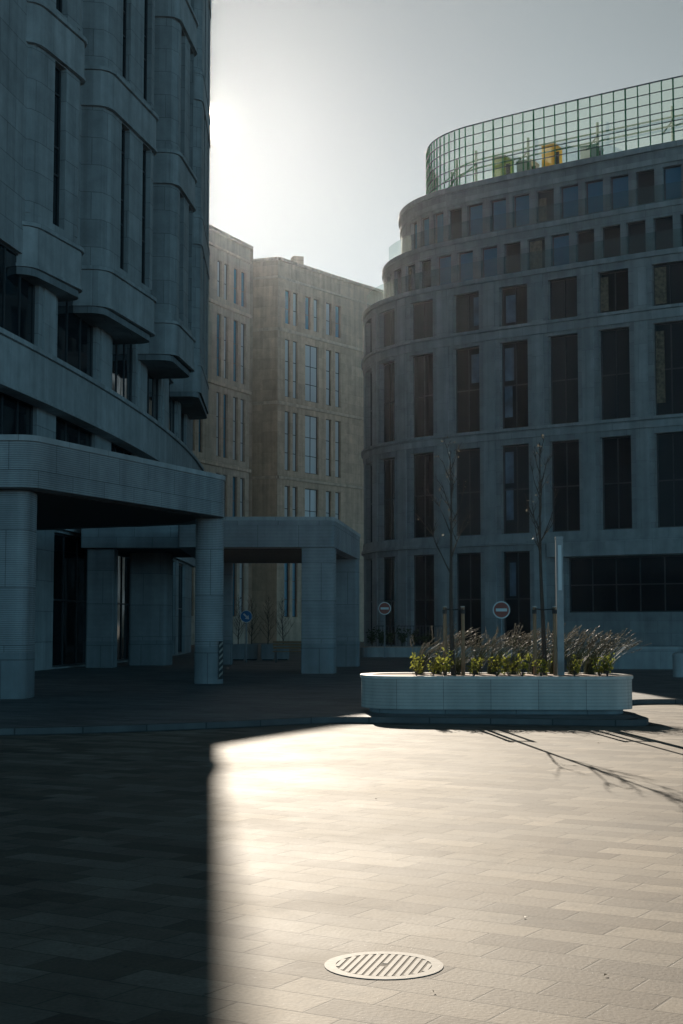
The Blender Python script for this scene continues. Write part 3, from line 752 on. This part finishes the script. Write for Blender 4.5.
def bare_tree(name, label, x, y, z, H, seed, trunk_r=.045, leaves=True, cat='tree', group=None, spread=.5, first=.45, nb=11):
    rn = random.Random(seed); t = thing(name, label, cat, (x, y, z), group)
    tr = MB(); pts = []; lean = rn.uniform(-.02, .02)
    for i in range(9):
        k = i / 8; pts.append((lean * k * H + math.sin(k * 6 + seed) * .02, math.cos(k * 5 + seed) * .02, H * .98 * k))
    tr.tube(pts, [trunk_r * (1 - .85 * i / 8) for i in range(9)], 7); tr.build('trunk', M['bark'], t)
    cr_ = MB(); lf = MB()
    def branch(p, d, L_, r, lv):
        q = [Vector(p)]; dd = Vector(d).normalized()
        for i in range(5):
            dd = (dd + Vector((rn.uniform(-.1, .1), rn.uniform(-.1, .1), .10))).normalized(); q.append(q[-1] + dd * L_ / 5)
        cr_.tube(q, [r * (1 - .16 * i) for i in range(6)], 5, cap=False)
        if lv < 2:
            for _ in range(3 if lv == 0 else 2):
                k = rn.randint(1, 4); a_ = rn.uniform(0, 2 * PI)
                branch(q[k], dd + Vector((math.cos(a_), math.sin(a_), .1)) * .7, L_ * rn.uniform(.35, .6), r * .55, lv + 1)
        if leaves:
            for _ in range(rn.choice([0, 0, 1, 1])):
                c = q[rn.randint(2, 5)] + Vector((rn.uniform(-.05, .05), rn.uniform(-.05, .05), rn.uniform(-.06, .02))); s_ = rn.uniform(.015, .035)
                u = Vector((rn.uniform(-1, 1), rn.uniform(-1, 1), rn.uniform(-1, 1))).normalized() * s_; v = u.cross(Vector((rn.random(), rn.random(), 1))).normalized() * s_ * .6
                lf.face([c - u, c - v, c + u, c + v])
    for i in range(nb):
        k = first + (1 - first) * (i / nb) ** .9; a_ = i * 2.4 + seed; z_ = H * .98 * k
        idx = k * 8; i0 = min(int(idx), 7); p = Vector(pts[i0]).lerp(Vector(pts[i0 + 1]), idx - i0)
        sl = (1 - k) * 1.0 + .12
        branch(p, (math.cos(a_) * spread, math.sin(a_) * spread, .85), H * .30 * sl + .12, trunk_r * .42 * (1.1 - k * .6), 0)
    c_ = cr_.build('crown', M['bark'], t)
    if leaves and lf.f: lf.build('leaves', M['leafdry'], c_)
    return t
def at_px(px, dep): return (px - 341.5) / 1450 * dep
TY = 25.7
bare_tree('young_tree', 'thin young leafless tree in the planter, left of the pair', at_px(452.5, TY), TY, SZ, 4.1, 3, .046)
bare_tree('young_tree', 'thin young leafless tree beside the metal post in the planter', at_px(543.5, TY), TY + .1, SZ, 4.25, 8, .046)
def stake(px, py_top, label, dep=TY):
    H_ = CAM_Z + (626 - py_top) / 1450 * dep - SZ
    t = thing('tree_stake', label, 'stake', (at_px(px, dep), dep, SZ), 'wooden stakes tied to the young trees')
    m = MB(); m.tube([(0, 0, -.05), (0.004, 0, H_ * .5), (0, 0, H_)], [.034, .033, .032], 8); m.build('post', M['wood'], t)
    m = MB(); m.tube([(0, 0, H_ - .005), (0, 0, H_ + .012)], .037, 8); m.build('cap', M['pale'], t)
    m = MB(); m.tube([(0, 0, H_ - .12), (0, 0, H_ - .05)], .040, 8); m.build('strap', M['black'], t)
    return t
stake(444.5, 607, 'wooden stake left of the left young tree')
stake(462.5, 607, 'wooden stake right of the left young tree')
stake(534.0, 607, 'wooden stake left of the young tree by the post')
stake(554.0, 607, 'wooden stake between the right young tree and the metal post')
for a_, b_, lab in ((444.5, 462.5, 'black strap binding the left young tree to its two stakes'), (534, 554, 'black strap binding the right young tree to its two stakes')):
    m = MB(); z = CAM_Z + (626 - 609) / 1450 * TY
    xa, xb = at_px(a_, TY), at_px(b_, TY); xm = (xa + xb) / 2
    m.tube([(xa, TY - .04, z), (xm, TY - .05, z - .015), (xb, TY - .04, z)], .012, 6); m.tube([(xa, TY + .04, z), (xm, TY + .05, z - .015), (xb, TY + .04, z)], .012, 6)
    tag(m.build('strap', M['black']), lab, 'strap')
lp = thing('metal_post', 'square galvanised light post rising from the planter beside the right tree', 'post', (at_px(559.3, 25.75), 25.75, SZ))
m = MB(); Hh = CAM_Z + (626 - 537) / 1450 * 25.75 - SZ
m.prism(roundpoly([(-.062, -.062), (.062, -.062), (.062, .062), (-.062, .062)], .012, 3), 0, Hh - .03); m.build('shaft', M['steel'], lp)
m = MB(); m.box((0, 0, Hh - .014), (.14, .14, .028)); m.build('cap', M['steel'], lp)
m = MB(); m.box((0, -.068, Hh - .55), (.06, .008, .8)); m.build('lens', M['pane_pale'], lp)

def inside(x, y): return abs(x) < 2.1 and abs(y) < .8
def grass_clump(x, y, z, H, n, seed, label, wind=.5, group='feathery grass clumps in the planter', name='grass_clump'):
    rn = random.Random(seed); t = thing(name, label, 'ornamental grass', (x, y, z), group)
    bl = MB(); pl_ = MB()
    for i in range(n):
        a_ = rn.uniform(0, 2 * PI); r0 = rn.uniform(0, .12); h = H * rn.uniform(.55, 1.0); out = rn.uniform(.08, .42)
        b0 = Vector((math.cos(a_) * r0, math.sin(a_) * r0, 0)); dirv = Vector((math.cos(a_) * out + wind * rn.uniform(.2, 1.6), math.sin(a_) * out, 0))
        P_ = [b0 + dirv * h * (k / 6) ** 1.9 + Vector((0, 0, h * (k / 6) * (1 - .16 * (k / 6) ** 3))) for k in range(7)]
        side = Vector((math.cos(a_ + 1.3), math.sin(a_ + 1.3), 0)); wd = rn.uniform(.004, .0085)
        for k in range(6):
            w0_, w1_ = wd * (1 - .14 * k), wd * (1 - .14 * (k + 1)); bl.face([P_[k] - side * w0_, P_[k] + side * w0_, P_[k + 1] + side * w1_, P_[k + 1] - side * w1_])
        if rn.random() < .38:
            d = (P_[6] - P_[4]).normalized()
            for k in range(9):
                c = P_[5] + d * k * .028 * H; hh = Vector((rn.uniform(-1, 1), rn.uniform(-1, 1), rn.uniform(-.6, .3))) * .016
                bb = d * .045
                pl_.face([c - hh * .3, c + hh + bb * .4, c + bb + hh * .5, c + bb * .6 - hh])
                pl_.face([c, c + Vector((hh.y, -hh.x, hh.z)) + bb * .3, c + bb])
    bl.build('blade', M['grassblade'], t)['kind'] = 'stuff'
    if pl_.f: pl_.build('plume', M['plume'], t)['kind'] = 'stuff'
words = ['first', 'second', 'third', 'fourth', 'fifth', 'sixth', 'seventh', 'eighth', 'ninth', 'tenth', 'eleventh', 'twelfth', 'thirteenth', 'fourteenth']
gx = [418, 437, 456, 475, 492, 512, 532, 552, 572, 588, 603]
hs = [.72, .95, .8, .98, .92, .95, .85, 1.0, 1.05, .95, .8]
for i, (px, h) in enumerate(zip(gx, hs)):
    dep = 26.25 + .12 * math.sin(i * 2.1)
    grass_clump(at_px(px, dep), dep, SZ, h * random.Random(i + 5).uniform(.85, 1.12), random.Random(i).randint(80, 150), 40 + i, 'dry feathery grass clump leaning right, %s from the left along the back of the planter' % words[i], .55)
def low_shrub(x, y, z, s_, seed, label, m_, group, n=110, name='low_shrub'):
    rn = random.Random(seed); t = thing(name, label, 'shrub', (x, y, z), group)
    st = MB(); lf = MB()
    for i in range(9):
        a_ = rn.uniform(0, 2 * PI); o_ = rn.uniform(.1, .55); tip = Vector((math.cos(a_) * o_ * s_, math.sin(a_) * o_ * s_, s_ * rn.uniform(.6, 1.1)))
        st.tube([(0, 0, 0), tip * .5 + Vector((0, 0, .05 * s_)), tip], [.006, .004, .002], 4, cap=False)
        for k in range(n // 9):
            c = tip * rn.uniform(.35, 1.0) + Vector((rn.uniform(-.13, .13), rn.uniform(-.13, .13), rn.uniform(-.1, .1))) * s_; l = rn.uniform(.06, .13) * s_
            u = Vector((rn.uniform(-1, 1), rn.uniform(-1, 1), rn.uniform(-.2, 1))).normalized() * l; v = u.cross(Vector((rn.uniform(-1, 1), rn.uniform(-1, 1), .3))).normalized() * l * .35
            lf.face([c - u, c - v, c + u, c + v])
    st.build('stem', M['bark'], t); lf.build('foliage', m_, t)
sx = [416, 432.5, 444, 473, 496, 508, 521, 540, 573, 598, 606]
for i, px in enumerate(sx):
    dep = 25.15 + .1 * math.sin(i * 1.7)
    low_shrub(at_px(px, dep), dep, SZ, random.Random(i).uniform(.32, .46), 70 + i, 'low yellow-green shrub, %s from the left along the front of the planter' % words[i], M['leaf'], 'low yellow-green shrubs along the planter front')

# ------------------------------------------------------------------ SIGNS
def sign(px, py, dep, dia, label, kind, top_extra=.0):
    z = CAM_Z + (626 - py) / 1450 * dep; t = thing('road_sign', label, 'sign', (at_px(px, dep), dep, KZ))
    z -= KZ; r = dia / 2
    def dsk(rad, y0, y1, mt, nm, par):
        b = MB(); n = 36; F = [(rad * math.cos(2 * PI * i / n), rad * math.sin(2 * PI * i / n) + z) for i in range(n)]
        b.face([(x, y0, zz) for x, zz in F]); b.face([(x, y1, zz) for x, zz in F[::-1]])
        for i in range(n): j = (i + 1) % n; b.face([(F[i][0], y0, F[i][1]), (F[i][0], y1, F[i][1]), (F[j][0], y1, F[j][1]), (F[j][0], y0, F[j][1])])
        return b.build(nm, mt, par)
    b = MB(); b.tube([(0, .05, 0), (0, .05, z + r * .8)], .03, 8); b.build('pole', M['steel'], t)
    pl_ = dsk(r, -.012, .012, M['white'], 'sign_plate', t)
    if kind == 'stop':
        dsk(r * .86, -.018, -.0125, M['red'], 'red_disc', pl_)
        b = MB(); b.box((0, -.021, z), (r * 1.28, .005, r * .34)); b.build('white_bar', M['white'], pl_)
    else:
        dsk(r * .93, -.018, -.0125, M['blue'], 'blue_disc', pl_)
        b = MB(); s_ = r
        def P(x, zz): return (x * s_ * .707 - zz * s_ * .707 * -1, -.0205, z + (-x * s_ * .707 + zz * s_ * .707))
        def Q(x, zz):
            c, s__ = math.cos(R(-135)), math.sin(R(-135)); return ((x * c - zz * s__) * s_, -.021, z + (x * s__ + zz * c) * s_)
        b.face([Q(-.13, -.62), Q(.13, -.62), Q(.13, .15), Q(-.13, .15)]); b.face([Q(-.42, .1), Q(.42, .1), Q(0, .68)])
        b.build('white_arrow', M['white'], pl_)
sign(501, 610, 50, .60, 'round no-entry sign with white bar, right one above the planter grasses', 'stop')
sign(384.5, 608.5, 68.5, .60, 'round no-entry sign with white bar, left one beside the canopy pillar', 'stop')
sign(246.5, 616.5, 60, .50, 'round blue sign with white arrow seen under the middle canopy', 'arrow')

# ------------------------------------------------------------------ background street things
q = thing('low_planter_wall', 'low grey planter wall at the foot of the rounded building', 'planter', (4.1, 71, KZ))
m = MB(); pp = roundpoly([(-3.2, -.9), (4.4, -1.2), (4.4, .9), (-3.2, 1.2)], .8, 6); m.prism(pp, 0, .46); m.build('wall', M['stoneCband'], q)
m = MB(); m.prism([(x * .94, y * .8) for x, y in pp], .461, .50); m.build('soil', M['soil'], q)
for i, (px, s_) in enumerate(((372, .8), (381, 1.0), (391, .7), (402, .9), (414, .8), (425, .7))):
    low_shrub(at_px(px, 71.2), 71.2, KZ + .5, s_, 200 + i, 'dark evergreen shrub in the low planter by the rounded building, %s from the left' % words[i], M['evergreen'], 'dark shrubs at the foot of the rounded building', 160, 'dark_shrub')
def bar_fence(name, label, x0, y0, x1, y1, H_, n):
    t = thing(name, label, 'railing', (x0, y0, KZ)); dx, dy = x1 - x0, y1 - y0
    m = MB(); m.tube([(0, 0, H_), (dx, dy, H_)], .02, 6); m.tube([(0, 0, .15), (dx, dy, .15)], .015, 6); m.build('rail', M['frame'], t)
    for i in range(n + 1):
        m = MB(); m.tube([(dx * i / n, dy * i / n, 0), (dx * i / n, dy * i / n, H_ + .02)], .014, 5); m.build('baluster', M['frame'], t)
bar_fence('metal_railing', 'thin dark metal railing behind the low planter by the rounded building', 1.75, 73.4, 5.2, 73.0, 1.5, 22)
q = thing('retaining_wall', 'low pale grey stone wall in front of the rounded building at right', 'wall', (13.5, 50.5, KZ))
m = MB(); m.prism([(-4.6, .35), (4.6, -.35), (4.6, 0.05), (-4.6, .75)], 0, .70); m.build('wall', M['stoneC'], q)
m = MB(); m.prism([(-4.66, .31), (4.66, -.39), (4.66, 0.09), (-4.66, .79)], .701, .78); m.build('coping', M['stoneCband'], q)
q = thing('stone_bollard', 'rounded stone bollard at the right edge in front of the low wall', 'bollard', (at_px(678.5, 43), 43, KZ))
m = MB(); m.prism(disc(.22, 24), 0, .62); m.build('shaft', M['stoneCband'], q)
m = MB()
for i in range(24):
    a_, b_ = 2 * PI * i / 24, 2 * PI * (i + 1) / 24
    prev = None
    for k in range(5):
        e0, e1 = PI / 2 * k / 5, PI / 2 * (k + 1) / 5
        f_ = lambda an, e_: (.23 * math.cos(e_) * math.cos(an), .23 * math.cos(e_) * math.sin(an), .621 + .13 * math.sin(e_))
        m.face([f_(a_, e0), f_(b_, e0), f_(b_, e1), f_(a_, e1)])
m.build('cap', M['stoneCband'], q)
q = MB(); q.box((12.5, 37.2, KZ + .006), (4.2, .35, .012), R(-4)); tag(q.build('drain_grate', M['castdark']), 'long dark drain grate in the pavement at right', 'drain')
for i, px in enumerate((239, 252, 268, 283)):
    dep = 64 + (i % 2) * .5; x = at_px(px, dep)
    t = thing('square_planter', 'dark square planter tub under the middle canopy, %s from the left' % words[i], 'planter', (x, dep, KZ), 'square planter tubs beyond the middle canopy')
    m = MB(); m.prism(roundpoly([(-.28, -.28), (.28, -.28), (.28, .28), (-.28, .28)], .04, 3), .05, .7); m.build('tub', M['plinth'], t)
    m = MB(); m.prism([(-.22, -.22), (.22, -.22), (.22, .22), (-.22, .22)], 0, .049); m.build('foot', M['black'], t)
    bare_tree('bare_shrub', 'bare twiggy shrub in a square tub, %s from the left beyond the middle canopy' % words[i], x, dep, KZ + .70, 2.1, 300 + i, .024, False, 'shrub', 'bare shrubs in the square tubs', .9, .05, 26)
t = thing('street_bench', 'dark slatted bench beyond the middle canopy beside its pillar', 'bench', (at_px(291, 60), 60, KZ))
m = MB()
for k in range(4): m.box((0, -.18 + k * .12, .45), (1.5, .09, .035))
m.build('seat', M['wood'], t)
m = MB()
for k in range(3): m.box((0, .26, .6 + k * .12), (1.5, .03, .09))
m.build('backrest', M['wood'], t)
for dx in (-.6, .6):
    m = MB(); m.box((dx, -.02, .215), (.05, .42, .43)); m.build('leg', M['frame'], t)

# a few dry leaves on the square
spots = ((375.5, 797, 'tiny dark dry leaf alone in the brightest part of the paving'), (432, 984, 'tiny dry leaf just right of the manhole cover'),
         (596, 742, 'tiny dry leaf in front of the right end of the planter'), (521, 912, 'tiny dry leaf on the paving upper right of the manhole cover'), (600, 968, 'tiny dry leaf near the lower right corner of the picture'))
rn = random.Random(21)
for px, py, lab in spots:
    y = 1.6 * 1450 / (py - 626); x = at_px(px, y); s_ = rn.uniform(.008, .014) * (1 + y / 20)
    m = MB(); a_ = rn.uniform(0, PI); c, s__ = math.cos(a_) * s_, math.sin(a_) * s_
    m.face([(-c, -s__, .004), (s__ * .5, -c * .5, .010), (c, s__, .006), (-s__ * .5, c * .5, .012)])
    o = m.build('fallen_leaf', M['leafdry']); o.location = (x, y, .002)
    tag(o, lab, 'leaf', 'dry leaves lying on the sunlit paving')

# ------------------------------------------------------------------ HAZE
hb = MB(); hb.box((0, 60, 22.5), (260, 240, 47))
ho = hb.build('haze', None); ho.data.materials.clear(); ho['kind'] = 'stuff'
hm = bpy.data.materials.new('haze'); hm.use_nodes = True; hm.node_tree.nodes.clear()
hv = hm.node_tree.nodes.new('ShaderNodeVolumePrincipled'); hv.inputs['Color'].default_value = (.84, .90, 1.0, 1); hv.inputs['Density'].default_value = HAZE; hv.inputs["Anisotropy"].default_value = .89
hout = hm.node_tree.nodes.new('ShaderNodeOutputMaterial'); hm.node_tree.links.new(hv.outputs[0], hout.inputs['Volume'])
ho.data.materials.append(hm)
